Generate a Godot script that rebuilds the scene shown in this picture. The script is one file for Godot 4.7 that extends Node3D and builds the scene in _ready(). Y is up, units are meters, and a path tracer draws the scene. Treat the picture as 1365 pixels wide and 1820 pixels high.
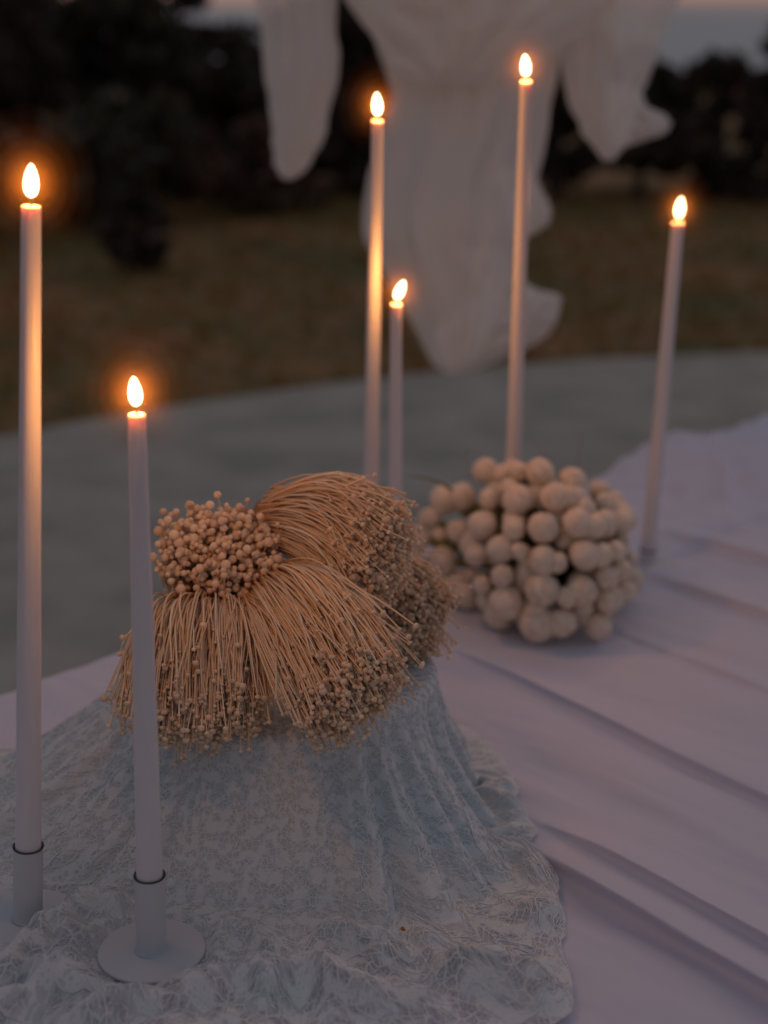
extends Node3D
# Dusk garden table: taper candles, enoki bunches on a lace-draped block, a mound of bulbs, hanging cloth behind.

const TABLE_Y := 0.75
const EYE := Vector3(0, 1.44, 0)
const PITCH := 17.5
const BLOCK := Vector3(-0.10, 0.75, -1.27)   # the round block under the lace
const BLOCK_R := 0.150
const BLOCK_H := 0.128
const EDGE_DIR := Vector2(0.684, -0.729)      # along the table
const ACROSS := Vector2(0.729, 0.684)         # across the table, towards the camera
const FAR_EDGE := -1.333
const NEAR_EDGE := -0.22

var rng := RandomNumberGenerator.new()
var wrinkle := FastNoiseLite.new()
var rumple := FastNoiseLite.new()
var soft := FastNoiseLite.new()
var taken := {}
var discs: Array[Vector2] = []


func _ready():
	rng.seed = 4711
	set_camera()
	set_sky()
	wrinkle.seed = 3
	wrinkle.frequency = 1.0
	wrinkle.fractal_octaves = 3
	rumple.seed = 9
	rumple.frequency = 1.0
	rumple.fractal_octaves = 2
	soft.seed = 21
	soft.frequency = 1.0
	soft.fractal_octaves = 2
	build_ground()
	build_trees()
	build_cloths()
	build_table()
	build_candles()
	build_block_and_lace()
	build_enoki()
	build_bulbs()
	build_bits()


# ------------------------------------------------------------------ camera and light

func set_camera():
	var cam := Camera3D.new()
	cam.name = "camera"
	add_child(cam)
	cam.position = EYE
	cam.rotation_degrees = Vector3(-PITCH, 0, 0)
	cam.near = 0.05
	cam.far = 3000.0
	var lens := CameraAttributesPhysical.new()
	lens.frustum_focal_length = 32.97
	lens.exposure_aperture = 1.83
	lens.frustum_focus_distance = 1.20
	cam.attributes = lens
	cam.fov = 40.0
	cam.current = true


func set_sky():
	var w := 1024
	var h := 512
	var im := Image.create(w, h, false, Image.FORMAT_RGBF)
	var n := FastNoiseLite.new()
	n.seed = 5
	n.frequency = 1.0
	n.fractal_octaves = 3
	for y in h:
		var el := 90.0 - (y + 0.5) / h * 180.0
		for x in w:
			var a := (x + 0.5) / w * TAU
			var p := Vector3(cos(a), sin(deg_to_rad(el)) * 4.0, sin(a))
			var v := n.get_noise_3dv(p * 1.6)
			im.set_pixel(x, y, sky_color(el + v * 1.0 * clampf((el - 1.0) / 6.0, 0.0, 1.0), v))
	var tex := ImageTexture.create_from_image(im)
	var m := PanoramaSkyMaterial.new()
	m.panorama = tex
	var sky := Sky.new()
	sky.sky_material = m
	var env := Environment.new()
	env.background_mode = Environment.BG_SKY
	env.sky = sky
	env.background_energy_multiplier = 1.0
	env.tonemap_mode = Environment.TONE_MAPPER_LINEAR
	env.tonemap_exposure = 1.0
	env.sdfgi_enabled = true
	env.ssao_enabled = true
	env.ssil_enabled = true
	env.volumetric_fog_enabled = true
	env.volumetric_fog_density = 0.0
	var we := WorldEnvironment.new()
	we.name = "environment"
	we.environment = env
	add_child(we)
	var sun := DirectionalLight3D.new()
	sun.name = "dusk_glow"
	sun.light_energy = 0.07
	sun.light_color = Color(1.0, 0.80, 0.76)
	sun.light_angular_distance = 35.0
	sun.shadow_enabled = true
	add_child(sun)
	sun.look_at_from_position(Vector3(0.9, 1.0, -1.1) * 10.0, Vector3.ZERO)


func sky_color(el: float, v: float) -> Color:
	# a low grey bank of cloud on the horizon, a rosy band above it, dim lilac overhead
	var bank := Vector3(0.118, 0.117, 0.128)
	var rose := Vector3(0.38, 0.220, 0.170)
	var mauve := Vector3(0.138, 0.152, 0.186)
	var top := Vector3(0.120, 0.147, 0.188)
	var c := bank
	c = c.lerp(rose, smoothstep(2.15, 2.55, el))
	c = c.lerp(mauve, smoothstep(4.5, 18.0, el))
	c = c.lerp(top, smoothstep(22.0, 70.0, el))
	c *= 1.0 + v * 0.12
	return Color(c.x, c.y, c.z)


# ------------------------------------------------------------------ helpers

func numbered(called: String, parent: Node) -> String:
	var key := str(parent.get_instance_id()) + called
	var k: int = taken.get(key, 0)
	taken[key] = k + 1
	return called if k == 0 else "%s_%03d" % [called, k]


func tag(o: Node, label := "", category := "", group := "", kind := ""):
	if label:
		o.set_meta("label", label)
	if category:
		o.set_meta("category", category)
	if group:
		o.set_meta("group", group)
	if kind:
		o.set_meta("kind", kind)


func obj(called: String, mesh: Mesh, m: Material, parent: Node = self) -> MeshInstance3D:
	var o := MeshInstance3D.new()
	o.name = numbered(called, parent)
	o.mesh = mesh
	if m:
		o.material_override = m
	parent.add_child(o, true)
	return o


func thing(called: String, at: Vector3, label: String, category: String, group := "") -> Node3D:
	var o := Node3D.new()
	o.name = numbered(called, self)
	o.position = at
	add_child(o, true)
	tag(o, label, category, group)
	return o


func mat(c: Color, rough := 0.8) -> StandardMaterial3D:
	var m := StandardMaterial3D.new()
	m.albedo_color = c.linear_to_srgb()
	m.roughness = rough
	return m


func noise_tex(seed_: int, freq: float, normal := false, strength := 4.0, size := 512, ramp: Gradient = null, octaves := 4, kind := FastNoiseLite.TYPE_SIMPLEX_SMOOTH) -> NoiseTexture2D:
	var n := FastNoiseLite.new()
	n.seed = seed_
	n.frequency = freq
	n.noise_type = kind
	n.fractal_octaves = octaves
	var t := NoiseTexture2D.new()
	t.width = size
	t.height = size
	t.seamless = true
	t.noise = n
	t.as_normal_map = normal
	t.bump_strength = strength
	if ramp:
		t.color_ramp = ramp
	return t


func ramp(stops: Array) -> Gradient:
	var g := Gradient.new()
	var o := PackedFloat32Array()
	var c := PackedColorArray()
	for s in stops:
		o.append(s[0])
		c.append((s[1] as Color).linear_to_srgb())
	g.offsets = o
	g.colors = c
	return g


# Arrays that several shapes can be gathered into. Triangles run clockwise seen from outside.
class Shape:
	var v := PackedVector3Array()
	var n := PackedVector3Array()
	var uv := PackedVector2Array()
	var col := PackedColorArray()
	var idx := PackedInt32Array()

	func tri(a: int, b: int, c: int):
		idx.append(a)
		idx.append(b)
		idx.append(c)

	func smooth(from := 0, from_idx := 0):
		n.resize(v.size())
		for i in range(from, v.size()):
			n[i] = Vector3.ZERO
		for t in range(from_idx, idx.size(), 3):
			var a := v[idx[t]]
			var f := (v[idx[t + 2]] - a).cross(v[idx[t + 1]] - a)
			n[idx[t]] += f
			n[idx[t + 1]] += f
			n[idx[t + 2]] += f
		for i in range(from, v.size()):
			n[i] = n[i].normalized()

	func mesh() -> ArrayMesh:
		var a := []
		a.resize(Mesh.ARRAY_MAX)
		a[Mesh.ARRAY_VERTEX] = v
		if n.size() != v.size():
			smooth()
		a[Mesh.ARRAY_NORMAL] = n
		if uv.size() == v.size():
			a[Mesh.ARRAY_TEX_UV] = uv
		if col.size() == v.size():
			a[Mesh.ARRAY_COLOR] = col
		a[Mesh.ARRAY_INDEX] = idx
		var m := ArrayMesh.new()
		m.add_surface_from_arrays(Mesh.PRIMITIVE_TRIANGLES, a)
		return m

	# a surface turned round the y axis; profile runs from the bottom outwards and up
	func lathe(profile: Array, segs: int, at := Transform3D()):
		var base := v.size()
		var ib := idx.size()
		for p in profile:
			for k in segs:
				var a := TAU * k / segs
				v.append(at * Vector3(p.x * sin(a), p.y, p.x * cos(a)))
				uv.append(Vector2(float(k) / segs, p.y))
		for r in profile.size() - 1:
			for k in segs:
				var k2 := (k + 1) % segs
				var a := base + r * segs + k
				var b := base + r * segs + k2
				tri(a, a + segs, b)
				tri(b, a + segs, b + segs)
		n.resize(v.size())
		smooth(base, ib)

	# a tube along points
	func tube(pts: PackedVector3Array, radii: PackedFloat32Array, sides: int, cap := true):
		var base := v.size()
		var ib := idx.size()
		var up := Vector3.UP
		var d0 := (pts[1] - pts[0]).normalized()
		if absf(d0.dot(up)) > 0.9:
			up = Vector3.RIGHT
		var x := up.cross(d0).normalized()
		for i in pts.size():
			var d := (pts[mini(i + 1, pts.size() - 1)] - pts[maxi(i - 1, 0)]).normalized()
			x = (x - d * x.dot(d)).normalized()
			var y := d.cross(x)
			for k in sides:
				var a := TAU * k / sides
				v.append(pts[i] + (x * cos(a) + y * sin(a)) * radii[i])
				uv.append(Vector2(float(k) / sides, float(i) / (pts.size() - 1)))
		for i in pts.size() - 1:
			for k in sides:
				var k2 := (k + 1) % sides
				var a := base + i * sides + k
				var b := base + i * sides + k2
				tri(a, b, a + sides)
				tri(b, b + sides, a + sides)
		if cap:
			for e in [0, pts.size() - 1]:
				var c := v.size()
				v.append(pts[e])
				uv.append(Vector2(0.5, 0.0))
				for k in sides:
					var k2 := (k + 1) % sides
					if e == 0:
						tri(c, base + k2, base + k)
					else:
						tri(c, base + e * sides + k, base + e * sides + k2)
		n.resize(v.size())
		smooth(base, ib)

	# a sheet of nu by nv points from a function of (0..1, 0..1); wraps round in u if asked
	func sheet(nu: int, nv: int, f: Callable, fuv = null, wrap := false):
		var base := v.size()
		var ib := idx.size()
		for j in nv:
			for i in nu:
				var a := float(i) / (nu - 1)
				var b := float(j) / (nv - 1)
				v.append(f.call(a, b))
				uv.append(fuv.call(a, b) if fuv != null else Vector2(a, b))
		for j in nv - 1:
			for i in nu - 1:
				var a := base + j * nu + i
				tri(a, a + 1, a + nu)
				tri(a + 1, a + nu + 1, a + nu)
		n.resize(v.size())
		smooth(base, ib)
		if wrap:
			for j in nv:
				var a := base + j * nu
				var b := a + nu - 1
				var s := (n[a] + n[b]).normalized()
				n[a] = s
				n[b] = s


func bez(a: Vector3, b: Vector3, c: Vector3, t: float) -> Vector3:
	return a.lerp(b, t).lerp(b.lerp(c, t), t)


# a point seen so far right and down of the picture's centre (pixels of the photograph) at a depth along the view axis
func seen(px: float, py: float, depth: float) -> Vector3:
	var d := Vector3((px - 682.5) / 2500.0, (910.0 - py) / 2500.0, -1.0) * depth
	return EYE + d.rotated(Vector3.RIGHT, deg_to_rad(-PITCH))


# ------------------------------------------------------------------ ground, trees, hanging cloth

func build_ground():
	var s := Shape.new()
	s.sheet(90, 90, func(a, b):
		var x: float = (a - 0.5) * 2.0
		var z: float = (b - 0.5) * 2.0
		x = signf(x) * pow(absf(x), 3.0) * 900.0
		z = signf(z) * pow(absf(z), 3.0) * 900.0 - 8.0
		var far := clampf((Vector2(x, z + 6.0).length() - 8.0) / 30.0, 0.0, 1.0)
		return Vector3(x, -0.10 + soft.get_noise_2d(x * 0.2, z * 0.2) * 0.12 * far, z),
		func(a, b): return Vector2(a, b))
	var g := mat(Color(1, 1, 1), 0.95)
	g.uv1_triplanar = true
	g.uv1_world_triplanar = true
	g.uv1_scale = Vector3(0.16, 0.16, 0.16)
	g.albedo_texture = noise_tex(11, 0.006, false, 1, 512, ramp([[0.25, Color(0.130, 0.108, 0.026)], [0.42, Color(0.290, 0.145, 0.052)], [0.55, Color(0.165, 0.130, 0.032)], [0.75, Color(0.330, 0.160, 0.062)]]), 5)
	g.normal_enabled = true
	g.normal_texture = noise_tex(12, 0.06, true, 8.0)
	var lawn := obj("lawn", s.mesh(), g)
	tag(lawn, "dim brown and green grass field behind the terrace", "lawn", "", "structure")

	# round concrete terrace
	var t := Shape.new()
	var prof := [Vector2(6.50, -0.12), Vector2(6.50, -0.012), Vector2(6.488, 0.0), Vector2(5.0, 0.0), Vector2(2.5, 0.0), Vector2(0.01, 0.0)]
	t.lathe(prof, 160)
	var c := mat(Color(1, 1, 1), 0.85)
	c.uv1_triplanar = true
	c.uv1_world_triplanar = true
	c.uv1_scale = Vector3(0.5, 0.5, 0.5)
	c.albedo_texture = noise_tex(14, 0.008, false, 1, 512, ramp([[0.2, Color(0.33, 0.315, 0.26)], [0.45, Color(0.40, 0.37, 0.30)], [0.6, Color(0.42, 0.385, 0.315)], [0.8, Color(0.46, 0.43, 0.355)]]), 6)
	c.normal_enabled = true
	c.normal_texture = noise_tex(15, 0.12, true, 2.0)
	var ter := obj("pavement", t.mesh(), c)
	ter.position = Vector3(3.0, 0, -1.0)
	tag(ter, "smooth grey round concrete terrace beneath the table", "terrace", "", "structure")

	# tufts along the far side of the terrace and over the field
	var tuft := Shape.new()
	for k in 9:
		var a := rng.randf() * TAU
		var o := Vector3(cos(a), 0, sin(a)) * rng.randf() * 0.03
		var lean := Vector3(cos(a), 0, sin(a)) * rng.randf_range(0.01, 0.05)
		var side := Vector3(-sin(a), 0, cos(a)) * 0.004
		var hgt := rng.randf_range(0.05, 0.11)
		var b0 := tuft.v.size()
		for p in [o - side, o + side, o + lean * 0.4 + Vector3(0, hgt * 0.6, 0), o + lean + Vector3(0, hgt, 0)]:
			tuft.v.append(p)
			tuft.uv.append(Vector2.ZERO)
		tuft.tri(b0, b0 + 1, b0 + 2)
		tuft.tri(b0 + 1, b0 + 3, b0 + 2)
	var mm := MultiMesh.new()
	mm.transform_format = MultiMesh.TRANSFORM_3D
	mm.use_colors = true
	mm.mesh = tuft.mesh()
	var spots: Array[Transform3D] = []
	var tints: Array[Color] = []
	while spots.size() < 9000:
		var p := Vector3(rng.randf_range(-8, 10), -0.10, rng.randf_range(-19, -4))
		if Vector2(p.x - 3.0, p.z + 1.0).length() < 6.53:
			continue
		p.y = -0.11 + soft.get_noise_2d(p.x * 0.2, p.z * 0.2) * 0.12 * clampf((Vector2(p.x, p.z + 6.0).length() - 8.0) / 30.0, 0.0, 1.0)
		var sc := rng.randf_range(0.5, 1.2)
		spots.append(Transform3D(Basis(Vector3.UP, rng.randf() * TAU).scaled(Vector3(sc, sc, sc)), p))
		var dry := clampf(0.5 + wrinkle.get_noise_2d(p.x * 0.35, p.z * 0.35) * 1.3, 0.0, 1.0)
		tints.append(Color(0.195, 0.175, 0.036).lerp(Color(0.40, 0.20, 0.072), dry))
	mm.instance_count = spots.size()
	for i in spots.size():
		mm.set_instance_transform(i, spots[i])
		mm.set_instance_color(i, tints[i])
	var gm := mat(Color.WHITE, 0.9)
	gm.vertex_color_use_as_albedo = true
	var gi := MultiMeshInstance3D.new()
	gi.name = "grass"
	gi.multimesh = mm
	gi.material_override = gm
	add_child(gi, true)
	tag(gi, "short dry grass tufts growing over the field", "grass", "", "stuff")


func tree(at: Vector3, height: float, spread: float, dense: int, tint: Color, label: String, conic := 0.0):
	var o := thing("tree", at, label, "tree", "dark trees along the far edge of the field")
	var tr := Shape.new()
	var bark := mat(Color(0.035, 0.028, 0.024), 0.9)
	var pts := PackedVector3Array()
	var rad := PackedFloat32Array()
	for k in 6:
		var t := k / 5.0
		pts.append(Vector3(sin(t * 3.0) * 0.05, t * height * 0.85, cos(t * 2.0) * 0.04))
		rad.append(lerpf(0.03 + height * 0.022, 0.012, t))
	tr.tube(pts, rad, 8)
	for k in 7:
		var t := rng.randf_range(0.2, 0.8)
		var a := rng.randf() * TAU
		var p0 := Vector3(0, t * height * 0.85, 0)
		var reach := spread * rng.randf_range(0.4, 0.8) * (1.0 - conic * t)
		var p2 := p0 + Vector3(cos(a) * reach, height * 0.15, sin(a) * reach)
		tr.tube(PackedVector3Array([p0, p0.lerp(p2, 0.5) + Vector3(0, -0.02, 0), p2]), PackedFloat32Array([0.025, 0.018, 0.008]), 6)
	obj("trunk", tr.mesh(), bark, o)
	var cr := Shape.new()
	var clumps := []
	for k in 26:
		var t := rng.randf()
		var a := rng.randf() * TAU
		var wide := spread * (1.0 - conic * t) * (0.45 + 0.55 * sin(clampf(0.12 + t * 0.85, 0, 1) * PI))
		var r := wide * sqrt(rng.randf())
		clumps.append([Vector3(cos(a) * r, height * (0.10 + 0.86 * t), sin(a) * r), spread * rng.randf_range(0.18, 0.36) * (1.0 - 0.6 * conic * t), rng.randf_range(0.7, 1.25)])
	for i in dense:
		var c = clumps[i % clumps.size()]
		var d := Vector3(rng.randfn(), rng.randfn(), rng.randfn()).normalized() * pow(rng.randf(), 0.4)
		var p: Vector3 = c[0] + d * c[1] * Vector3(1, 0.75, 1)
		p.y = maxf(p.y, 0.03)
		var x := Vector3(rng.randfn(), rng.randfn(), rng.randfn()).normalized()
		var y := x.cross(Vector3(rng.randfn(), rng.randfn(), rng.randfn())).normalized()
		var l := rng.randf_range(0.07, 0.15)
		var b := cr.v.size()
		var tone: float = c[2] * rng.randf_range(0.75, 1.25)
		for q in [p - x * l, p - y * l * 0.4, p + y * l * 0.4, p + x * l]:
			cr.v.append(q)
			cr.uv.append(Vector2.ZERO)
			cr.col.append(Color(tint.r * tone, tint.g * tone, tint.b * tone))
		cr.tri(b, b + 1, b + 2)
		cr.tri(b + 1, b + 3, b + 2)
	var leaf := mat(Color.WHITE, 0.7)
	leaf.vertex_color_use_as_albedo = true
	obj("crown", cr.mesh(), leaf, o)


func build_trees():
	var green := Color(0.066, 0.058, 0.032)
	var dark := Color(0.058, 0.042, 0.031)
	var brown := Color(0.110, 0.062, 0.036)
	# x, z, height, spread, tone, how pointed
	var rows := [
		[-6.0, -18.5, 2.75, 1.3, dark, 0.2, "wide dark bush at the far left end of the tree line"],
		[-4.3, -17.2, 2.40, 1.0, dark, 0.4, "dark bush with a narrow top behind the far left candle flame"],
		[-3.3, -18.4, 2.36, 1.0, green, 0.1, "greenish black bush right of the narrow topped bush"],
		[-2.2, -18.0, 1.90, 0.9, dark, 0.1, "low dark bush under the grey gap of sky left of the hanging cloth"],
		[-1.1, -18.8, 2.28, 1.0, dark, 0.2, "dark bush half covered by the left hanging cloth tail"],
		[0.0, -18.2, 2.20, 1.0, dark, 0.2, "dark tree between the left cloth tail and the middle cloth"],
		[1.1, -18.6, 2.30, 1.1, dark, 0.1, "dark tree standing hidden behind the middle hanging cloth"],
		[2.1, -17.8, 2.00, 0.9, dark, 0.2, "dark tree showing between the middle cloth and the right cloth tail"],
		[3.2, -18.2, 1.72, 0.9, green, 0.1, "low rounded dark bush under the grey sky at the right"],
		[4.05, -17.6, 1.62, 0.7, dark, 0.3, "lowest dark bush just left of the pointed tree"],
		[4.72, -17.4, 2.18, 0.75, dark, 0.7, "pointed dark conifer at the right edge of the picture"],
		[5.7, -18.0, 2.2, 1.0, dark, 0.3, "dark tree right of the pointed conifer"],
		[-5.2, -20.2, 2.90, 1.25, dark, 0.0, "tall dark tree behind the bushes at the far left"],
		[-3.9, -20.5, 2.75, 1.2, dark, 0.0, "tall dark tree behind the far left candle flame"],
		[-3.05, -20.0, 2.50, 0.9, dark, 0.0, "tall dark tree behind the greenish black bush"],
		[-0.5, -20.4, 2.60, 1.1, dark, 0.0, "tall dark tree behind the left cloth tail"],
		[0.75, -20.0, 2.50, 1.1, dark, 0.0, "tall dark tree behind the gap beside the middle cloth"],
		[-4.4, -12.8, 1.35, 1.0, brown, 0.0, "brown leafed shrub nearer than the tree line at the far left"],
		[-2.7, -14.6, 1.25, 0.9, green, 0.0, "low green shrub in front of the tree line on the left"],
		[-1.5, -15.8, 0.95, 0.7, brown, 0.0, "small brown shrub before the trees below the left cloth tail"],
		[-1.95, -11.2, 0.55, 0.22, dark, 0.0, "small thin dark sapling alone on the grass at the left"],
	]
	for r in rows:
		tree(Vector3(r[0], -0.12, r[1]), r[2] + (0.12 if r[0] < 1.5 and r[1] < -16.0 else 0.06), r[3] * 1.12, int(2600 * r[3] * r[2] / 2.0) + 400, r[4], r[6], r[5])


func drape(called: String, outline: Array, depth: float, folds: float, fold_depth: float, label: String, m: Material, bend := 0.0, phase := 0.0):
	# outline: [height in the picture, left, right] from the top down; a folded sheet with a rounded front, open at the back
	var s := Shape.new()
	var rows := outline.size() - 1
	var f := func(a: float, b: float) -> Vector3:
		var q := b * rows
		var i := mini(int(q), rows - 1)
		var t := q - i
		var lo = outline[maxi(i - 1, 0)]
		var p = outline[i]
		var n = outline[i + 1]
		var hi = outline[mini(i + 2, rows)]
		var y := cubic_interpolate(p[0], n[0], lo[0], hi[0], t)
		var l := cubic_interpolate(p[1], n[1], lo[1], hi[1], t)
		var r := cubic_interpolate(p[2], n[2], lo[2], hi[2], t)
		var wide := absf(r - l) * depth / 2500.0
		var round := sin(a * PI)
		var swing := sin(a * TAU * folds + phase + b * 2.0 + soft.get_noise_2d(b * 1.3, phase + a * 2.2) * 6.0)
		var wav := swing * fold_depth * clampf(wide / 0.15, 0.1, 1.0) * (0.25 + 0.75 * round)
		wav += soft.get_noise_2d(a * 3.0 + phase * 7.0, b * 4.0) * fold_depth * 0.8 * clampf(wide / 0.15, 0.0, 1.0)
		var d := depth - round * wide * 0.30 - wav + bend * b * b
		var px := lerpf(l, r, a) + soft.get_noise_2d(b * 6.0, a + phase) * 6.0
		return seen(px, y, d)
	s.sheet(120, 90, f)
	return s


func cloth_material(c: Color) -> StandardMaterial3D:
	var m := mat(c, 0.9)
	m.albedo_color.a = 0.82
	m.transparency = BaseMaterial3D.TRANSPARENCY_ALPHA
	m.cull_mode = BaseMaterial3D.CULL_DISABLED
	m.backlight_enabled = true
	m.backlight = Color(0.5, 0.5, 0.5)
	m.normal_enabled = true
	m.normal_texture = noise_tex(31, 0.05, true, 3.0, 256)
	m.uv1_scale = Vector3(6, 6, 6)
	m.rim_enabled = true
	m.rim = 0.3
	return m


func build_cloths():
	var m := cloth_material(Color(0.93, 0.90, 0.84))
	var left = drape("hanging_cloth", [[-420, 380, 640], [-200, 420, 630], [0, 452, 600], [100, 466, 603], [200, 477, 588], [255, 483, 570], [288, 488, 552], [308, 497, 537], [319, 509, 522]], 3.0, 2.2, 0.008, "", m, 0.0, 0.4)
	tag(obj("hanging_cloth", left.mesh(), m), "narrow white cloth tail hanging at the left, ending in a rounded point", "hanging cloth", "white cloth hung above the field")
	# the middle piece: two gathered lengths over one another, one object
	var o := thing("hanging_cloth", Vector3.ZERO, "broad gathered white cloth hanging in the middle behind the candles", "hanging cloth", "white cloth hung above the field")
	var main = drape("", [[-420, 560, 1000], [-160, 590, 1010], [0, 640, 1010], [90, 672, 1000], [160, 694, 985], [240, 680, 968], [330, 652, 955], [420, 648, 938], [500, 690, 905], [580, 734, 880], [640, 765, 845], [664, 797, 812]], 3.05, 2.9, 0.011, "", m, 0.0, 1.7)
	obj("cloth_length", main.mesh(), m, o)
	var swag = drape("", [[-420, 590, 1200], [-160, 600, 1190], [-30, 606, 1120], [40, 640, 1060], [90, 680, 990], [130, 705, 930], [152, 745, 850]], 2.95, 3.6, 0.012, "", m, 0.0, 0.2)
	obj("cloth_swag", swag.mesh(), m, o)
	var flap = drape("", [[300, 880, 940], [340, 890, 965], [375, 900, 982], [400, 905, 972], [420, 915, 940]], 3.12, 1.2, 0.010, "", m, 0.0, 2.2)
	obj("cloth_flap", flap.mesh(), m, o)
	var tail = drape("", [[440, 800, 890], [505, 850, 935], [525, 845, 990], [560, 800, 992], [600, 770, 965], [640, 775, 890], [662, 790, 830]], 3.14, 3.0, 0.010, "", m, 0.0, 4.0)
	obj("cloth_flap", tail.mesh(), m, o)
	var p := thing("hanging_cloth", Vector3.ZERO, "white cloth tail hanging at the right with a flicked out corner", "hanging cloth", "white cloth hung above the field")
	var right = drape("", [[-420, 980, 1280], [-160, 990, 1270], [0, 1010, 1205], [80, 1000, 1175], [150, 1006, 1146], [210, 1022, 1130], [250, 1044, 1116], [285, 1070, 1094]], 3.0, 2.3, 0.009, "", m, 0.0, 3.1)
	obj("cloth_length", right.mesh(), m, p)
	var corner = drape("", [[150, 1085, 1130], [190, 1080, 1152], [206, 1078, 1186], [232, 1082, 1188], [252, 1085, 1140], [262, 1090, 1108]], 3.06, 1.0, 0.010, "", m, 0.0, 0.9)
	obj("cloth_corner", corner.mesh(), m, p)


# ------------------------------------------------------------------ table

# cloth folds: start, end (x, z), width, height, how far the fold leans over (towards its right hand side), fade in at start
var folds := []


func fold_at(p: Vector2) -> Vector3:
	var out := Vector3.ZERO
	for f in folds:
		var a: Vector2 = f[0]
		var b: Vector2 = f[1]
		var d := b - a
		var l := d.length()
		d /= l
		var rel := p - a
		var along := rel.dot(d)
		if along < -0.12 or along > l + 0.25:
			continue
		var side := Vector2(-d.y, d.x)
		var bow := sin(along * 7.0 + f[3] * 400.0) * 0.006
		var t := rel.dot(side) - bow
		if absf(t) > f[2] * 4.0:
			continue
		var k := smoothstep(-0.10, 0.08, along) * (1.0 - smoothstep(l, l + 0.25, along))
		var w: float = f[2] * (0.48 if t > 0.0 else 1.4)
		k *= smoothstep(0.22, 0.37, p.distance_to(Vector2(BLOCK.x, BLOCK.z)))
		var hgt: float = f[3] * k
		out.y += hgt * exp(-t * t / (w * w))
		var lean: float = f[4] * k * exp(-t * t / (w * w * 0.7))
		out.x += side.x * lean
		out.z += side.y * lean
	return out


func cloth_point(pu: float, pv: float) -> Vector3:
	# pu along the table, pv across it; past the edges the cloth hangs down
	var u := clampf(pu, 0.02, 2.98)
	var v := clampf(pv, FAR_EDGE, NEAR_EDGE)
	var over := maxf(absf(pu - u), absf(pv - v))
	var p := EDGE_DIR * u + ACROSS * v
	var o := fold_at(p)
	var y := o.y
	# soft pulls across the table
	y += wrinkle.get_noise_2d(u * 7.0, v * 1.6) * 0.006
	y += wrinkle.get_noise_2d(u * 22.0 + 40.0, v * 4.0) * 0.0012
	# bunched-up far edge
	var r1 := (p - Vector2(0.56, -2.45)).length()
	y += 0.045 * exp(-r1 * r1 / 0.022)
	var r2 := (p - Vector2(-0.325, -1.69)).length()
	y += 0.035 * exp(-r2 * r2 / 0.0016)
	var crumple := smoothstep(1.55, 2.2, u)
	y += (1.0 - absf(rumple.get_noise_2d(u * 5.0, v * 7.0)) * 2.2) * 0.016 * crumple
	y += smoothstep(2.2, 3.0, u) * 0.02
	var out := Vector3(p.x + o.x, TABLE_Y + maxf(y, -0.004), p.y + o.z)
	if over > 0.0:
		var away := Vector2.ZERO
		if pv != v:
			away += ACROSS * signf(pv - v)
		if pu != u:
			away += EDGE_DIR * signf(pu - u)
		var flare := 0.012 + sin((pu + pv) * 16.0) * 0.03 * minf(over * 3.0, 1.0) + over * 0.06
		out += Vector3(away.x, 0, away.y) * minf(over, 0.012) * 1.0 + Vector3(away.x, 0, away.y) * flare * minf(over * 6.0, 1.0)
		out.y -= maxf(over - 0.006, 0.0)
	return out


func along_table(a: float) -> float:
	var k := [[0.0, -0.35], [0.12, 0.45], [0.62, 1.30], [0.86, 2.25], [1.0, 3.35]]
	for i in 4:
		if a <= k[i + 1][0]:
			return remap(a, k[i][0], k[i + 1][0], k[i][1], k[i + 1][1])
	return 3.35


func build_table():
	folds = [
		# the two rolled pleats at the lower right
		[Vector2(0.03, -1.351), Vector2(0.42, -0.871), 0.020, 0.019, 0.020],
		[Vector2(0.04, -1.262), Vector2(0.42, -0.813), 0.026, 0.024, 0.026],
		# the long crease from the bulbs down to the right
		[Vector2(0.08, -1.625), Vector2(0.45, -1.175), 0.024, 0.012, 0.014],
		# broad low waves
		[Vector2(0.05, -1.50), Vector2(0.42, -1.05), 0.050, 0.007, 0.004],
		[Vector2(0.30, -1.70), Vector2(0.66, -1.20), 0.014, 0.005, 0.006],
		[Vector2(0.40, -1.86), Vector2(0.80, -1.40), 0.024, 0.012, 0.012],
		[Vector2(0.46, -2.05), Vector2(0.90, -1.60), 0.036, 0.018, 0.016],
	]
	var s := Shape.new()
	var nu := 640
	var nv := 330
	# finer where the pleats are
	s.sheet(nu, nv, func(a, b):
		var pu := along_table(a)
		var pv: float = lerpf(FAR_EDGE - 0.62, NEAR_EDGE + 0.62, b)
		return cloth_point(pu, pv),
		func(a, b): return Vector2(along_table(a), b * 2.35))
	var m := mat(Color(0.63, 0.64, 0.74), 0.92)
	m.normal_enabled = true
	m.normal_texture = noise_tex(41, 0.35, true, 1.2, 512, null, 2)
	m.normal_scale = 0.5
	m.uv1_scale = Vector3(9, 9, 9)
	m.rim_enabled = true
	m.rim = 0.25
	var c := obj("tablecloth", s.mesh(), m)
	tag(c, "creased pale lilac white tablecloth spread over the table", "tablecloth")


# ------------------------------------------------------------------ candles

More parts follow.
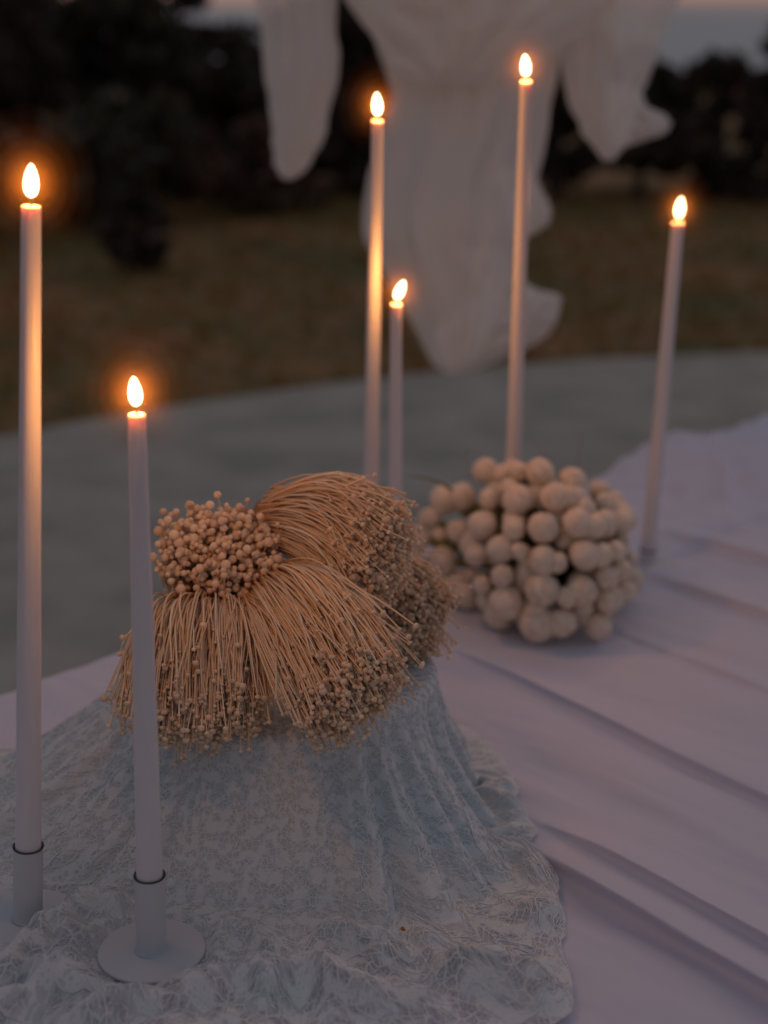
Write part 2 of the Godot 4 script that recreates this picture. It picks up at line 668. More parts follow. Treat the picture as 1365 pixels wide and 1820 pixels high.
func build_candles():
	var wax := mat(Color(0.70, 0.70, 0.72), 0.42)
	wax.subsurf_scatter_enabled = true
	wax.subsurf_scatter_strength = 0.20
	wax.normal_enabled = true
	wax.normal_texture = noise_tex(51, 0.02, true, 1.5, 256)
	var wick := mat(Color(0.02, 0.015, 0.012), 0.9)
	var fire := mat(Color(0.02, 0.01, 0.0), 1.0)
	fire.emission_enabled = true
	fire.emission = Color(1.0, 0.88, 0.66)
	fire.emission_energy_multiplier = 8.0
	var airs: Array[FogMaterial] = []
	for k in 6:
		var air := FogMaterial.new()
		air.albedo = Color(1.0, 0.80, 0.55)
		air.density = [0.80, 0.62, 0.42, 0.24, 0.13, 0.06][k]
		airs.append(air)
	var iron := mat(Color(0.58, 0.60, 0.63), 0.5)
	var rim := mat(Color(0.03, 0.028, 0.03), 0.5)
	# foot (x, z), top of the wax, flame lean, flame height, half widths low and high, label
	var all := [
		[Vector3(-0.3014, 0.75, -1.0316), Vector3(-0.2540, 1.346, -1.0316), Vector2(0.0, 0.0), 0.0300, 0.0108, 0.0070, "tallest lit taper candle at the far left, in a white holder beside the lace"],
		[Vector3(-0.1896, 0.75, -0.9871), Vector3(-0.1780, 1.203, -0.9871), Vector2(-0.08, 0.0), 0.0272, 0.0110, 0.0064, "lit white taper candle in the foreground holder before the enoki mushrooms"],
		[seen(655, 1062, 1.930), seen(671, 214, 1.650), Vector2(-0.06, 0.0), 0.0330, 0.0108, 0.0072, "tall glowing orange lit taper candle rising behind the enoki, left of the shorter one"],
		[seen(702, 1098, 1.853), seen(704, 540, 1.678), Vector2(0.42, 0.0), 0.0310, 0.0098, 0.0068, "short lit taper candle behind the enoki with its flame leaning right"],
		[seen(906, 1030, 1.990), seen(935, 144, 1.640), Vector2(-0.10, 0.0), 0.0310, 0.0112, 0.0068, "tall lit taper candle rising from behind the pile of round bulbs"],
		[Vector3(0.3838, 0.75, -1.9345), Vector3(0.3981, 1.2415, -1.9345), Vector2(0.06, 0.0), 0.0350, 0.0112, 0.0085, "lit taper candle at the far right, leaning right and standing alone"],
	]
	for c in all:
		var foot: Vector3 = c[0]
		foot.y = TABLE_Y + 0.002
		var top: Vector3 = c[1]
		discs.append(Vector2(foot.x, foot.z))
		var dir := (top - foot).normalized()
		var side := Vector3.FORWARD.cross(dir).normalized() * -1.0
		var tilt := Basis(side, dir, side.cross(dir))
		# holder
		var h := thing("candle_holder", foot, ["white metal candle holder with a dark rim at the left edge, partly under lace", "white metal candle holder with a round base plate in front of the lace", "white candle holder hidden behind the enoki pile under the glowing candle", "white candle holder under the short candle behind the enoki", "white candle holder behind the mound of round bulbs", "low white candle holder standing alone on the cloth right of the bulbs"][discs.size() - 1], "candle holder", "white metal candle holders")
		var plate := Shape.new()
		plate.lathe([Vector2(0.0, 0.0), Vector2(0.0425, 0.0), Vector2(0.0435, 0.0006), Vector2(0.0435, 0.0022), Vector2(0.0428, 0.003), Vector2(0.001, 0.003)], 56)
		obj("base_plate", plate.mesh(), iron, h)
		var sock := Shape.new()
		var sh := 0.071 if discs.size() < 3 else 0.020
		sock.lathe([Vector2(0.0132, 0.0032), Vector2(0.0124, 0.0045), Vector2(0.0122, 0.008), Vector2(0.0122, sh), Vector2(0.0117, sh + 0.0005), Vector2(0.0113, sh), Vector2(0.0113, 0.013)], 36)
		var so := obj("socket", sock.mesh(), iron, h)
		so.basis = tilt
		var ring := Shape.new()
		var rp := []
		for k in 9:
			var a := TAU * k / 8.0
			rp.append(Vector2(0.0122 - cos(a) * 0.00075, sh + 0.0008 - sin(a) * 0.00075))
		ring.lathe(rp, 36)
		var ro := obj("rim_ring", ring.mesh(), rim, h)
		ro.basis = tilt
		# candle
		var o := thing("taper_candle", foot, c[6], "candle", "lit taper candles on the table")
		o.basis = tilt
		var l := (top - foot).length()
		var w := Shape.new()
		var prof := []
		prof.append(Vector2(0.001, 0.012))
		for k in 25:
			var t := k / 24.0
			prof.append(Vector2(lerpf(c[4], c[5], pow(t, 1.15)) * (1.0 + 0.012 * sin(t * 23.0 + l * 40.0)), lerpf(0.012, l - 0.002, t)))
		var rt: float = c[5]
		prof.append(Vector2(rt * 0.93, l - 0.0004))
		prof.append(Vector2(rt * 0.75, l))
		prof.append(Vector2(rt * 0.45, l - 0.0018))
		prof.append(Vector2(0.0005, l - 0.0028))
		w.lathe(prof, 32)
		obj("wax", w.mesh(), wax, o)
		var lean := Vector3(c[2].x, 1.0, c[2].y)
		var wk := Shape.new()
		wk.tube(PackedVector3Array([Vector3(0, l - 0.003, 0), Vector3(0, l + 0.003, 0), Vector3(c[2].x * 0.006, l + 0.009, 0)]), PackedFloat32Array([0.0011, 0.0010, 0.0007]), 6)
		obj("wick", wk.mesh(), wick, o)
		var fl := Shape.new()
		var fp := []
		var fh: float = c[3] * 0.80
		for k in 17:
			var t := k / 16.0
			var r := pow(maxf(sin(PI * pow(t, 0.80)), 0.0), 0.58) * (1.0 - 0.16 * t)
			fp.append(Vector2(maxf(r * fh * 0.238, 0.0), t * fh))
		fl.lathe(fp, 20)
		var fo := obj("flame", fl.mesh(), fire, o)
		fo.transform = Transform3D(Basis(Vector3.RIGHT, lean, Vector3.BACK), Vector3(0, l + 0.0055, 0))
		fo.basis = Basis(Vector3.BACK, -atan2(c[2].x, 1.0) if side.x > 0.0 else atan2(c[2].x, 1.0))
		var lamp := OmniLight3D.new()
		lamp.name = "candle_light"
		lamp.light_color = Color(1.0, 0.61, 0.27)
		lamp.light_energy = 0.0140
		lamp.light_size = 0.005
		lamp.omni_range = 6.0
		lamp.omni_attenuation = 2.0
		lamp.shadow_enabled = true
		o.add_child(lamp)
		lamp.position = fo.position + fo.basis.y * fh * 0.45
		for k in 6:
			var fog := FogVolume.new()
			fog.name = numbered("warm_haze", o)
			fog.shape = RenderingServer.FOG_VOLUME_SHAPE_ELLIPSOID
			var across: float = [0.021, 0.029, 0.039, 0.052, 0.069, 0.092][k]
			fog.size = Vector3(across, across * 1.2, across)
			fog.material = airs[k]
			o.add_child(fog, true)
			fog.position = lamp.position
			tag(fog, "", "", "", "stuff")


# ------------------------------------------------------------------ block and lace

func lace_image(size: int) -> ImageTexture:
	var big := FastNoiseLite.new()
	big.noise_type = FastNoiseLite.TYPE_CELLULAR
	big.cellular_return_type = FastNoiseLite.RETURN_DISTANCE2_SUB
	big.cellular_jitter = 0.9
	big.fractal_type = FastNoiseLite.FRACTAL_NONE
	big.domain_warp_enabled = true
	big.domain_warp_amplitude = 26.0
	big.domain_warp_frequency = 0.007
	big.seed = 71
	big.frequency = 0.019
	var net: FastNoiseLite = big.duplicate()
	net.seed = 72
	net.frequency = 0.050
	net.cellular_jitter = 0.6
	var patch := FastNoiseLite.new()
	patch.seed = 73
	patch.frequency = 0.007
	patch.fractal_octaves = 3
	var a := big.get_seamless_image(size, size, false, false, 0.1, true)
	var b := net.get_seamless_image(size, size, false, false, 0.1, true)
	var c := patch.get_seamless_image(size, size, false, false, 0.1, true)
	a.convert(Image.FORMAT_L8)
	b.convert(Image.FORMAT_L8)
	c.convert(Image.FORMAT_L8)
	var da := a.get_data()
	var db := b.get_data()
	var dc := c.get_data()
	var out := PackedByteArray()
	out.resize(size * size * 4)
	for i in size * size:
		var va := da[i] / 255.0
		var vb := db[i] / 255.0
		var vc := dc[i] / 255.0
		var motif := smoothstep(0.50, 0.60, vc)             # solid woven flowers and leaves
		var vein := 1.0 - smoothstep(0.06, 0.16, va)         # cord round the cells
		var thread := 1.0 - smoothstep(0.10, 0.24, vb)       # fine net
		var al := maxf(maxf(vein * 0.92, thread * 0.72), maxf(motif * (0.74 + 0.22 * (1.0 - smoothstep(0.35, 0.6, vb))), lerpf(0.34, 0.66, smoothstep(0.36, 0.5, vc))))
		out[i * 4] = 255
		out[i * 4 + 1] = 255
		out[i * 4 + 2] = 255
		out[i * 4 + 3] = int(clampf(al, 0, 1) * 255)
	var im := Image.create_from_data(size, size, false, Image.FORMAT_RGBA8, out)
	return ImageTexture.create_from_image(im)


func lace_material() -> StandardMaterial3D:
	var m := mat(Color(0.635, 0.705, 0.730), 0.9)
	m.transparency = BaseMaterial3D.TRANSPARENCY_ALPHA
	m.albedo_texture = lace_image(2048)
	m.cull_mode = BaseMaterial3D.CULL_DISABLED
	return m


var ground_keys := [[-180, 0.22], [-135, 0.215], [-112, 0.235], [-90, 0.325], [-70, 0.325], [-52, 0.280], [-35, 0.246], [-15, 0.226], [10, 0.228], [22, 0.262], [34, 0.285], [48, 0.278], [64, 0.238], [82, 0.195], [125, 0.185], [180, 0.21]]
var hem_keys := [[-180, 0.27], [-135, 0.265], [-112, 0.285], [-90, 0.380], [-70, 0.46], [-50, 0.52], [-25, 0.48], [0, 0.465], [20, 0.455], [33, 0.435], [43, 0.362], [52, 0.318], [64, 0.264], [82, 0.232], [125, 0.225], [180, 0.25]]
var fold_keys := [[-180, 0.6], [-100, 1.0], [-60, 1.0], [-35, 0.7], [-18, 0.10], [12, 0.10], [22, 0.9], [60, 1.0], [120, 0.7], [180, 0.6]]


func keyed(keys: Array, deg: float) -> float:
	for i in keys.size() - 1:
		if deg <= keys[i + 1][0]:
			var t: float = (deg - keys[i][0]) / (keys[i + 1][0] - keys[i][0])
			return lerpf(keys[i][1], keys[i + 1][1], t * t * (3.0 - 2.0 * t))
	return keys[-1][1]


func pleat(ang: float) -> float:
	var n := soft.get_noise_2d(cos(ang) * 4.5 + 11.0, sin(ang) * 4.5)
	var m := soft.get_noise_2d(cos(ang) * 12.0 - 5.0, sin(ang) * 12.0)
	return n * 1.5 + m * 0.28


const TOP_END := 0.16
const RIM_END := 0.20
const FALL_END := 0.56


func lace_point(a: float, b: float) -> Vector3:
	# from the middle of the top over the rim, down to the table and out over it
	var ang := (a - 0.5) * TAU
	var deg := rad_to_deg(ang)
	if b < TOP_END:
		var r := b / TOP_END * (BLOCK_R - 0.008)
		var y := BLOCK_H + 0.003 + soft.get_noise_2d(cos(ang) * r * 60.0, sin(ang) * r * 60.0) * 0.003
		return Vector3(sin(ang) * r, maxf(y, BLOCK_H + 0.0015), cos(ang) * r)
	if b < RIM_END:
		var t := (b - TOP_END) / (RIM_END - TOP_END) * PI * 0.5
		var r := BLOCK_R - 0.008 + sin(t) * 0.011
		return Vector3(sin(ang) * r, BLOCK_H + 0.003 - 0.011 + cos(t) * 0.011, cos(ang) * r)
	var g := keyed(ground_keys, deg)
	var full := keyed(fold_keys, deg)
	var t := clampf((b - RIM_END) / (FALL_END - RIM_END), 0.0, 1.0)
	var r := BLOCK_R + 0.003 + (g - BLOCK_R) * pow(t, 1.45)
	var y := (BLOCK_H - 0.008) * (1.0 - t)
	r += pleat(ang + t * 0.12) * full * 0.030 * pow(t, 0.7)
	r += wrinkle.get_noise_2d(ang * 16.0, t * 1.5) * 0.0022 * (0.15 + full) * t
	r = maxf(r, BLOCK_R + 0.0018)
	if b > FALL_END:
		var q := (b - FALL_END) / (1.0 - FALL_END)
		var hem := maxf(keyed(hem_keys, deg) * (1.0 + 0.012 * absf(sin(deg * 0.35))), r + 0.012)
		r = lerpf(r, hem, q) + pleat(ang * 1.3 + 2.0) * 0.014 * sin(q * PI)
	var out := Vector3(sin(ang) * r, 0, cos(ang) * r)
	# gathered folds on the table
	var p := Vector2(BLOCK.x + out.x, BLOCK.z + out.z)
	var n := clampf(0.36 + soft.get_noise_2d(out.x * 8.0, out.z * 13.0) * 1.2, 0.0, 1.0)
	var n2 := clampf(0.5 + soft.get_noise_2d(out.x * 26.0 + 7.0, out.z * 38.0) * 0.9, 0.0, 1.0)
	var hgt := n * n * lerpf(0.013, 0.028, clampf((-deg - 18.0) / 20.0, 0.0, 1.0)) + n2 * 0.003
	hgt *= smoothstep(FALL_END + 0.02, FALL_END + 0.20, b) if absf(deg) < 100.0 else 0.0
	var clear := 1.0
	var near := 1.0
	for d in discs:
		clear = minf(clear, smoothstep(0.042, 0.066, p.distance_to(d)))
		near = minf(near, smoothstep(0.017, 0.034, p.distance_to(d)))
	hgt *= clear
	hgt += gathers(Vector2(out.x, out.z)) * near * smoothstep(FALL_END - 0.06, FALL_END + 0.06, b)
	hgt *= 1.0 - 0.8 * smoothstep(0.86, 1.0, b)
	var base := fold_at(p).y + 0.0045
	if clear < 0.3:
		base = minf(base, 0.0012)
	out.y = maxf(y, base * smoothstep(0.6, 1.0, t)) + hgt + 0.002 * (1.0 - t)
	return out


# ridges where the lace is bunched up on the table: from, to (from the block), height, width
var bunched := [
	[Vector2(-0.205, 0.318), Vector2(-0.122, 0.180), 0.032, 0.017],
	[Vector2(-0.215, 0.375), Vector2(-0.140, 0.335), 0.020, 0.016],
	[Vector2(-0.150, 0.385), Vector2(-0.055, 0.352), 0.022, 0.014],
	[Vector2(-0.060, 0.342), Vector2(0.050, 0.318), 0.022, 0.016],
	[Vector2(0.050, 0.325), Vector2(0.120, 0.362), 0.017, 0.014],
	[Vector2(-0.030, 0.250), Vector2(0.012, 0.285), 0.015, 0.011],
	[Vector2(0.060, 0.255), Vector2(0.120, 0.305), 0.020, 0.012],
	[Vector2(0.140, 0.300), Vector2(0.235, 0.345), 0.014, 0.016],
]


func gathers(p: Vector2) -> float:
	var best := 0.0
	for g in bunched:
		var a: Vector2 = g[0]
		var d: Vector2 = g[1] - a
		var k := clampf((p - a).dot(d) / d.length_squared(), 0.0, 1.0)
		var off := p - a - d * k + Vector2(soft.get_noise_2d(p.x * 25.0, p.y * 25.0), soft.get_noise_2d(p.x * 25.0 + 5.0, p.y * 25.0)) * 0.012
		var w: float = g[3]
		var ends := lerpf(0.55, 1.0, sin(k * PI))
		best = maxf(best, g[2] * ends * exp(-off.length_squared() / (w * w)))
	return best


func lace_uv(a: float, b: float) -> Vector2:
	# the pattern opens up towards the hem
	var ang := (a - 0.5) * TAU
	var deg := rad_to_deg(ang)
	var tile := 6.0 / TAU
	var v := 0.0
	if b < TOP_END:
		v = log(0.3 + b / TOP_END) * tile
	else:
		var t := minf((b - TOP_END) / (FALL_END - TOP_END), 1.0)
		v = log(1.3) * tile + t * 0.145 / 0.175 * tile
		if b > FALL_END:
			var g := keyed(ground_keys, deg)
			var q := (b - FALL_END) / (1.0 - FALL_END)
			v += log(lerpf(g, keyed(hem_keys, deg), q) / g) * tile
	return Vector2(a * 6.0, v)


func build_block_and_lace():
	var s := Shape.new()
	var prof := [Vector2(0.001, 0.003), Vector2(BLOCK_R - 0.004, 0.003), Vector2(BLOCK_R, 0.008)]
	for k in 7:
		var t := k / 6.0 * PI * 0.5
		prof.append(Vector2(BLOCK_R - 0.012 + cos(t) * 0.012, BLOCK_H - 0.012 + sin(t) * 0.012))
	prof.append(Vector2(0.001, BLOCK_H))
	s.lathe(prof, 96)
	var m := mat(Color(0.70, 0.72, 0.75), 0.7)
	m.normal_enabled = true
	m.normal_texture = noise_tex(61, 0.02, true, 1.2, 256)
	var blk := obj("display_block", s.mesh(), m)
	blk.position = BLOCK
	tag(blk, "smooth white round block under the lace that carries the enoki mushrooms", "display stand")
	var o := thing("lace_drape", BLOCK, "white lace draped over the round block and puddled around its foot", "lace")
	var cover := Shape.new()
	cover.sheet(560, 190, func(a, b): return lace_point(a, b), func(a, b): return lace_uv(a, b), true)
	obj("lace_cloth", cover.mesh(), lace_material(), o)
	# raised cords worked into the lace, meandering over it
	var cords := Shape.new()
	for k in 240:
		var ca := rng.randf_range(0.20, 0.68)
		var cb := sqrt(rng.randf_range(0.12, 1.0)) * 0.98
		var head := rng.randf() * TAU
		var turn := rng.randfn() * 0.30
		var pts := PackedVector3Array()
		var rad := PackedFloat32Array()
		var thick := rng.randf_range(0.00028, 0.00060)
		for q in rng.randi_range(9, 24):
			if cb < 0.21 or cb > 0.985:
				break
			pts.append(lace_point(ca, cb) + Vector3(0, thick * 0.8, 0) + Vector3(sin((ca - 0.5) * TAU), 0, cos((ca - 0.5) * TAU)) * thick * 0.8)
			rad.append(thick)
			head += turn + rng.randfn() * 0.25
			ca += cos(head) * 0.0024
			cb += sin(head) * 0.0085
		if pts.size() > 3:
			cords.tube(pts, rad, 5)
	var cm := mat(Color(0.70, 0.74, 0.76), 0.9)
	var co := obj("raised_cords", cords.mesh(), cm, o)
	tag(co, "", "", "", "stuff")
	# the sheer layer under it
	var under := Shape.new()
	under.sheet(360, 110, func(a, b):
		var p := lace_point(a, b * 0.88)
		return Vector3(p.x * 0.9945, maxf(p.y - 0.0012, 0.0008), p.z * 0.9945),
		func(a, b): return Vector2(a * 9.0, b * 2.5), true)
	for k in under.v.size():
		under.col.append(Color(1, 1, 1, 1.0 - smoothstep(0.66, 1.0, float(k / 360) / 109.0)))
	var tulle := mat(Color(0.635, 0.705, 0.730), 0.9)
	tulle.albedo_color.a = 0.93
	tulle.transparency = BaseMaterial3D.TRANSPARENCY_ALPHA
	tulle.vertex_color_use_as_albedo = true
	tulle.cull_mode = BaseMaterial3D.CULL_DISABLED
	obj("sheer_lining", under.mesh(), tulle, o)


# ------------------------------------------------------------------ enoki

func add_mushroom(s: Shape, p0: Vector3, p1: Vector3, p2: Vector3, thick: float, cap: float, tone: float):
	var segs := 7
	var sway := Vector3(rng.randfn(), rng.randfn(), rng.randfn()) * 0.0023
	var bend := Vector3(rng.randfn(), rng.randfn(), rng.randfn()) * 0.0018
	var pale := rng.randf()
	var cream := Color(0.88, 0.58, 0.36).lerp(Color(0.95, 0.78, 0.60), pale)
	var b0 := s.v.size()
	var pts := PackedVector3Array()
	var rad := PackedFloat32Array()
	for k in segs + 1:
		var t := float(k) / segs
		pts.append(bez(p0, p1, p2, t) + sway * sin(t * PI) + bend * sin(t * TAU * 1.3) * t)
		rad.append(thick * lerpf(1.3, 0.8, t))
	s.tube(pts, rad, 4, false)
	for k in segs + 1:
		var t := float(k) / segs
		var c := Color(0.74, 0.40, 0.19).lerp(cream, smoothstep(0.0, 0.40, t))
		for q in 4:
			s.col.append(Color(c.r * tone, c.g * tone, c.b * tone))
	var d := (pts[segs] - pts[segs - 1]).normalized()
	var x := d.cross(Vector3(0.31, 0.77, -0.55)).normalized()
	var bs := Basis(x, d, x.cross(d))
	s.lathe([Vector2(thick * 0.8, -cap * 0.35), Vector2(cap * 0.88, -cap * 0.30), Vector2(cap, 0.05 * cap), Vector2(cap * 0.80, cap * 0.55), Vector2(cap * 0.40, cap * 0.85), Vector2(0.0, cap * 0.92)], 7, Transform3D(bs, pts[segs]))
	while s.col.size() < s.v.size():
		s.col.append(Color(0.94 * tone, 0.69 * tone, 0.50 * tone))


func bunch(label: String, b: Vector3, c: Vector3, t: Vector3, wide: Vector3, deep: Vector3, count: int, m: Material, stray: float, across := Vector3.ZERO, plump := 1.0):
	# wide, deep: half widths at the base, the middle and the tips, across and along the line of sight of the bunch
	var o := thing("enoki_bunch", b, label, "mushrooms", "enoki bunches piled on the lace")
	var axis := (t - b).normalized()
	var u := across
	if u == Vector3.ZERO:
		u = axis.cross(EYE - t).normalized()
	u = (u - axis * u.dot(axis)).normalized()
	var v := u.cross(axis).normalized()
	var list := []
	for i in count:
		var q := sqrt((i + 0.5) / count)
		var a := i * 2.39996
		var sq := 1.0 + 0.13 * absf(sin(2.0 * a))
		var x := cos(a) * q * sq + rng.randfn() * 0.06
		var y := sin(a) * q * sq + rng.randfn() * 0.06
		var lock := Vector3(soft.get_noise_2d(x * 2.6, y * 2.6 + label.length()), soft.get_noise_2d(x * 2.6 + 9.0, y * 2.6), soft.get_noise_2d(x * 2.6, y * 2.6 + 21.0)) * 0.022
		var p0 := u * x * wide.x + v * y * deep.x + axis * rng.randf_range(-0.004, 0.004)
		var p1 := (c - b) + u * x * wide.y + v * y * deep.y + Vector3(rng.randfn(), rng.randfn(), rng.randfn()) * stray * 1.1 + lock * 0.8
		var dome := (1.0 - q * q) * 0.012
		var p2 := (t - b) + u * x * wide.z + v * y * deep.z + axis * (dome + rng.randfn() * 0.008) + Vector3(rng.randfn(), rng.randfn(), rng.randfn()) * stray + lock * 0.6
		if rng.randf() < 0.16:
			p2 = p1.lerp(p2, rng.randf_range(0.45, 0.95))
		if rng.randf() < 0.10:
			p2 += (u * rng.randfn() + v * rng.randfn()) * 0.012
		var floor_y := TABLE_Y + BLOCK_H + 0.006 - b.y
		if Vector2(b.x + p2.x - BLOCK.x, b.z + p2.z - BLOCK.z).length() < BLOCK_R + 0.004:
			p2.y = maxf(p2.y, floor_y + rng.randf() * 0.006)
		var rel: Vector3 = (p1 + p2) * 0.5 + b
		list.append([rel.distance_to(EYE) - absf(rng.randfn()) * 0.004, p0, p1, p2])
	list.sort_custom(func(l, r): return l[0] < r[0])
	var rest := Shape.new()
	for i in list.size():
		var k = list[i]
		var big := rng.randf()
		var cap := plump * (lerpf(0.0017, 0.0031, big * big) if rng.randf() < 0.93 else rng.randf_range(0.0030, 0.0040))
		var tone := rng.randf_range(0.76, 1.06)
		if i < 300:
			var s := Shape.new()
			add_mushroom(s, k[1], k[2], k[3], rng.randf_range(0.0006, 0.0012), cap, tone)
			obj("mushroom", s.mesh(), m, o)
		else:
			add_mushroom(rest, k[1], k[2], k[3], rng.randf_range(0.0006, 0.0012), cap, tone)
	var r := obj("inner_mushrooms", rest.mesh(), m, o)
	tag(r, "", "", "", "stuff")
	# the grown-together foot
	var foot := Shape.new()
	var pts := PackedVector3Array()
	var rad := PackedFloat32Array()
	for k in 5:
		var q := k / 4.0
		pts.append(axis * (-0.014 + 0.03 * q))
		rad.append(sqrt(wide.x * deep.x) * [0.55, 0.85, 0.92, 0.9, 0.75][k])
	foot.tube(pts, rad, 14)
	for i in foot.v.size():
		foot.v[i] += Vector3(soft.get_noise_3dv(foot.v[i] * 90.0), soft.get_noise_3dv(foot.v[i] * 90.0 + Vector3(9, 0, 0)), 0.0) * 0.006
	foot.smooth()
	obj("root_end", foot.mesh(), mat(Color(0.34, 0.17, 0.08), 0.9), o)


func build_enoki():
	rng.seed = 2024
	var m := mat(Color.WHITE, 0.6)
	m.vertex_color_use_as_albedo = true
	m.subsurf_scatter_enabled = true
	m.subsurf_scatter_strength = 0.25
	# back right, half hidden
	bunch("enoki bunch at the back right of the pile, half behind the top bunch", seen(620, 1045, 1.47), seen(705, 1035, 1.42), seen(738, 1094, 1.39), Vector3(0.020, 0.034, 0.040), Vector3(0.018, 0.028, 0.036), 900, m, 0.004)
	bunch("enoki bunch at the top left of the pile, caps facing the viewer", seen(398, 1090, 1.405), seen(386, 1040, 1.375), seen(386, 980, 1.305), Vector3(0.034, 0.044, 0.050), Vector3(0.028, 0.036, 0.040), 800, m, 0.003, Vector3(1, -0.1, 0), 1.4)
	bunch("enoki bunch on top of the pile, long stems sweeping right, brown cut end", seen(478, 922, 1.36), seen(592, 902, 1.32), seen(662, 986, 1.305), Vector3(0.026, 0.037, 0.044), Vector3(0.020, 0.032, 0.040), 1700, m, 0.006)
	bunch("enoki bunch at the bottom left, stems hanging straight down over the rim", seen(366, 1092, 1.33), seen(348, 1078, 1.25), seen(343, 1256, 1.226), Vector3(0.034, 0.046, 0.056), Vector3(0.018, 0.024, 0.026), 1900, m, 0.005, Vector3(1, 0, 0), 0.95)
	bunch("enoki bunch in the bottom middle, stems fanning down to the right", seen(484, 1048, 1.32), seen(545, 1076, 1.228), seen(614, 1222, 1.190), Vector3(0.030, 0.040, 0.044), Vector3(0.024, 0.028, 0.030), 1900, m, 0.005, Vector3.ZERO, 0.95)


# ------------------------------------------------------------------ bulbs

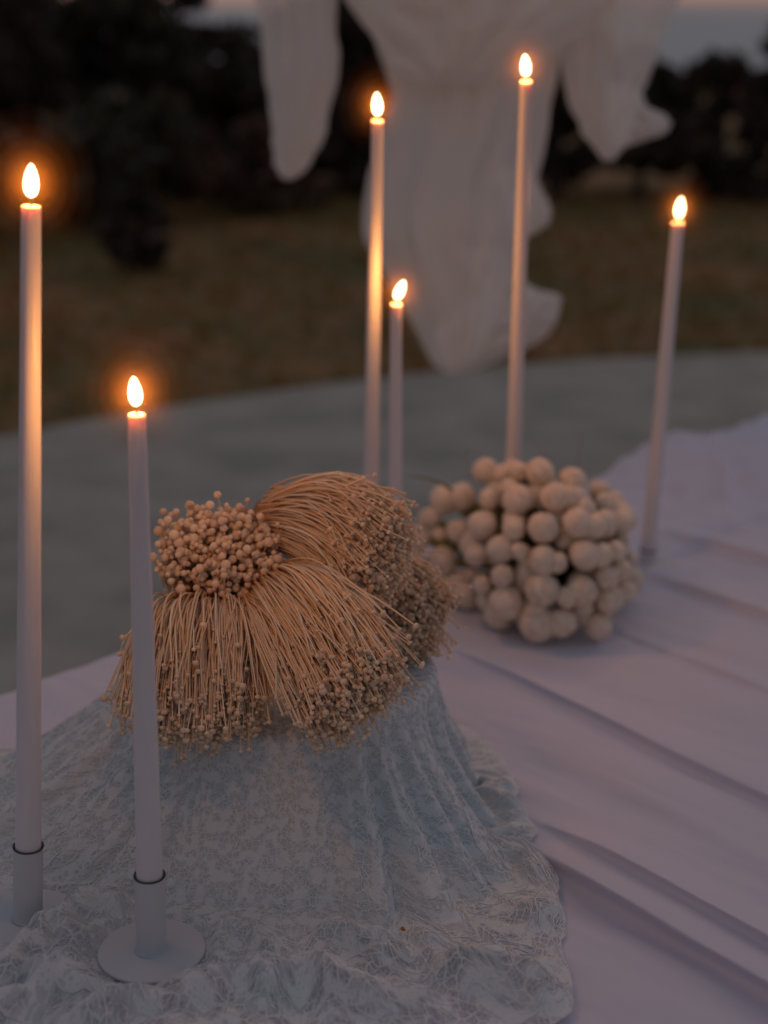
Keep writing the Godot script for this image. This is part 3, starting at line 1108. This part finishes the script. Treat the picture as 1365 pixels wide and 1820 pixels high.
func build_bulbs():
	rng.seed = 88
	var o := thing("bulb_mound", Vector3(0.235, TABLE_Y + 0.002, -1.78), "mound of round cream white bulbs packed together on the tablecloth", "vegetables")
	var centre := Vector3(0.224, 0.815, -1.785)
	var reach := Vector3(0.128, 0.152, 0.160)
	# where each bulb shows (right, down, radius; photograph's pixels)
	var spots := [[863, 837, 23], [892, 844, 17], [790, 888, 26], [821, 884, 26], [869, 888, 18], [920, 888, 27], [960, 839, 25], [922, 839, 17], [986, 885, 27], [1010, 885, 20], [762, 921, 19], [739, 960, 27], [779, 952, 16], [814, 945, 20], [858, 934, 26], [914, 939, 22], [966, 938, 27], [1026, 930, 27], [1054, 936, 22], [735, 994, 20], [786, 996, 28], [847, 985, 22], [891, 976, 25], [924, 980, 17], [966, 996, 26], [991, 1000, 19], [1039, 987, 27], [1068, 987, 22], [1094, 980, 19], [816, 1046, 28], [858, 1038, 17], [894, 1022, 21], [964, 1049, 29], [900, 1071, 30], [1033, 1051, 27], [1079, 1027, 22], [1083, 1064, 24], [1101, 1013, 18], [830, 1113, 25], [885, 1130, 26], [957, 1134, 35], [999, 1106, 26], [953, 1084, 18], [1063, 1113, 23], [1112, 1053, 17], [1040, 905, 18], [905, 865, 16], [752, 1036, 23], [772, 1022, 21], [760, 1066, 19], [796, 1082, 24], [1008, 1062, 20]]
	var skin := mat(Color.WHITE, 0.5)
	skin.albedo_texture = noise_tex(81, 0.01, false, 1, 256, ramp([[0.2, Color(0.66, 0.54, 0.42)], [0.5, Color(0.77, 0.66, 0.54)], [0.8, Color(0.84, 0.73, 0.61)]]))
	skin.subsurf_scatter_enabled = true
	skin.subsurf_scatter_strength = 0.15
	var stalk := mat(Color(0.17, 0.17, 0.055), 0.7)
	var places := []
	for s in spots:
		var far := seen(s[0], s[1], 1.0)
		var d := (far - EYE).normalized()
		# where the line of sight meets the mound
		var e := (EYE - centre) / reach
		var dd := d / reach
		var qa := dd.dot(dd)
		var qb := e.dot(dd)
		var disc := qb * qb - qa * (e.dot(e) - 1.0)
		var t := (-qb - sqrt(maxf(disc, 0.0))) / qa
		var p := EYE + d * t
		var rad: float = s[2] * (p - EYE).length() / 2400.0
		p.y = maxf(p.y, TABLE_Y + rad * 0.9 + 0.003)
		places.append([p, rad])
	for k in 60:   # set deeper, filling the gaps
		var a := rng.randf_range(0.0, PI)
		var hgt := rng.randf_range(-0.3, 0.92)
		var q := sqrt(1.0 - hgt * hgt)
		var p := centre + Vector3(cos(a) * q * reach.x, hgt * reach.y, sin(a) * q * reach.z) * rng.randf_range(0.78, 0.92)
		p.y = maxf(p.y, TABLE_Y + 0.02)
		places.append([p, rng.randf_range(0.011, 0.019)])
	for k in 26:   # the side away from the camera
		var a := rng.randf_range(PI * 1.05, PI * 1.95)
		var hgt := rng.randf_range(0.0, 0.95)
		var q := sqrt(1.0 - hgt * hgt)
		var p := centre + Vector3(cos(a) * q * reach.x, hgt * reach.y - 0.02, sin(a) * q * reach.z) * 0.86
		places.append([p, rng.randf_range(0.014, 0.021)])
	for pl in places:
		var p: Vector3 = pl[0] - o.position
		var rad: float = pl[1]
		var out: Vector3 = ((pl[0] - centre) / reach).normalized()
		out = (out + Vector3(rng.randfn(), rng.randfn(), rng.randfn()) * 0.15).normalized()
		var x := out.cross(Vector3(0.2, 0.3, 0.9)).normalized()
		var bs := Basis(x, out, x.cross(out))
		var s := Shape.new()
		var prof := []
		var tall := rng.randf_range(0.88, 1.06)
		for k in 12:
			var t := k / 11.0 * PI
			var r := sin(t)
			var y := -cos(t)
			if y < -0.5:
				r *= 1.0 - 0.15 * (-y - 0.5)
			prof.append(Vector2(maxf(r, 0.0) * rad, y * rad * tall))
		s.lathe(prof, 20, Transform3D(bs, p))
		for i in s.v.size():
			s.v[i] += s.n[i] * soft.get_noise_3dv(s.v[i] * 25.0) * 0.0022
		s.smooth()
		for i in s.uv.size():
			s.uv[i] = Vector2(s.uv[i].x * 2.0 + p.x * 9.0, s.uv[i].y * 18.0 + p.y * 7.0)
		var bulb := obj("bulb", s.mesh(), skin, o)
		var st := Shape.new()
		var inner: Vector3 = (centre - o.position) * 0.45 + Vector3(0, 0.01, 0)
		st.tube(PackedVector3Array([p - out * rad * 0.9, p.lerp(inner, 0.5), inner.lerp(p, 0.15)]), PackedFloat32Array([rad * 0.36, rad * 0.26, 0.004]), 7)
		obj("stalk", st.mesh(), stalk, bulb)
	var blade := mat(Color(0.16, 0.15, 0.03), 0.6)
	var wisp := mat(Color(0.22, 0.17, 0.09), 0.7)
	for w in [[[[805, 872, 1.80], [775, 848, 1.80], [722, 846, 1.80]], 0.0022, blade], [[[1018, 860, 1.86], [1030, 820, 1.86], [1034, 765, 1.87]], 0.0009, wisp], [[[985, 830, 1.85], [962, 800, 1.85], [940, 775, 1.86]], 0.0007, wisp], [[[838, 850, 1.85], [830, 825, 1.85], [826, 800, 1.85]], 0.0007, wisp]]:
		var pts := PackedVector3Array()
		var rad := PackedFloat32Array()
		for k in 9:
			var t := k / 8.0
			var q0 = w[0][0]
			var q1 = w[0][1]
			var q2 = w[0][2]
			pts.append(bez(seen(q0[0], q0[1], q0[2]), seen(q1[0], q1[1], q1[2]), seen(q2[0], q2[1], q2[2]), t) - o.position)
			rad.append(w[1] * lerpf(1.0, 0.25, t))
		var s := Shape.new()
		s.tube(pts, rad, 6)
		obj("blade", s.mesh(), w[2], o)


func build_bits():
	var s := Shape.new()
	s.lathe([Vector2(0.0, -0.001), Vector2(0.0022, 0.0), Vector2(0.0018, 0.0016), Vector2(0.0, 0.0022)], 9)
	for i in s.v.size():
		s.v[i] *= 1.0 + soft.get_noise_3dv(s.v[i] * 900.0) * 0.5
	s.smooth()
	var o := obj("crumb", s.mesh(), mat(Color(0.40, 0.16, 0.03), 0.7))
	o.position = Vector3(0.0155, 0.766, -0.998)
	tag(o, "tiny orange brown crumb lying on the lace in front of the block", "crumb")
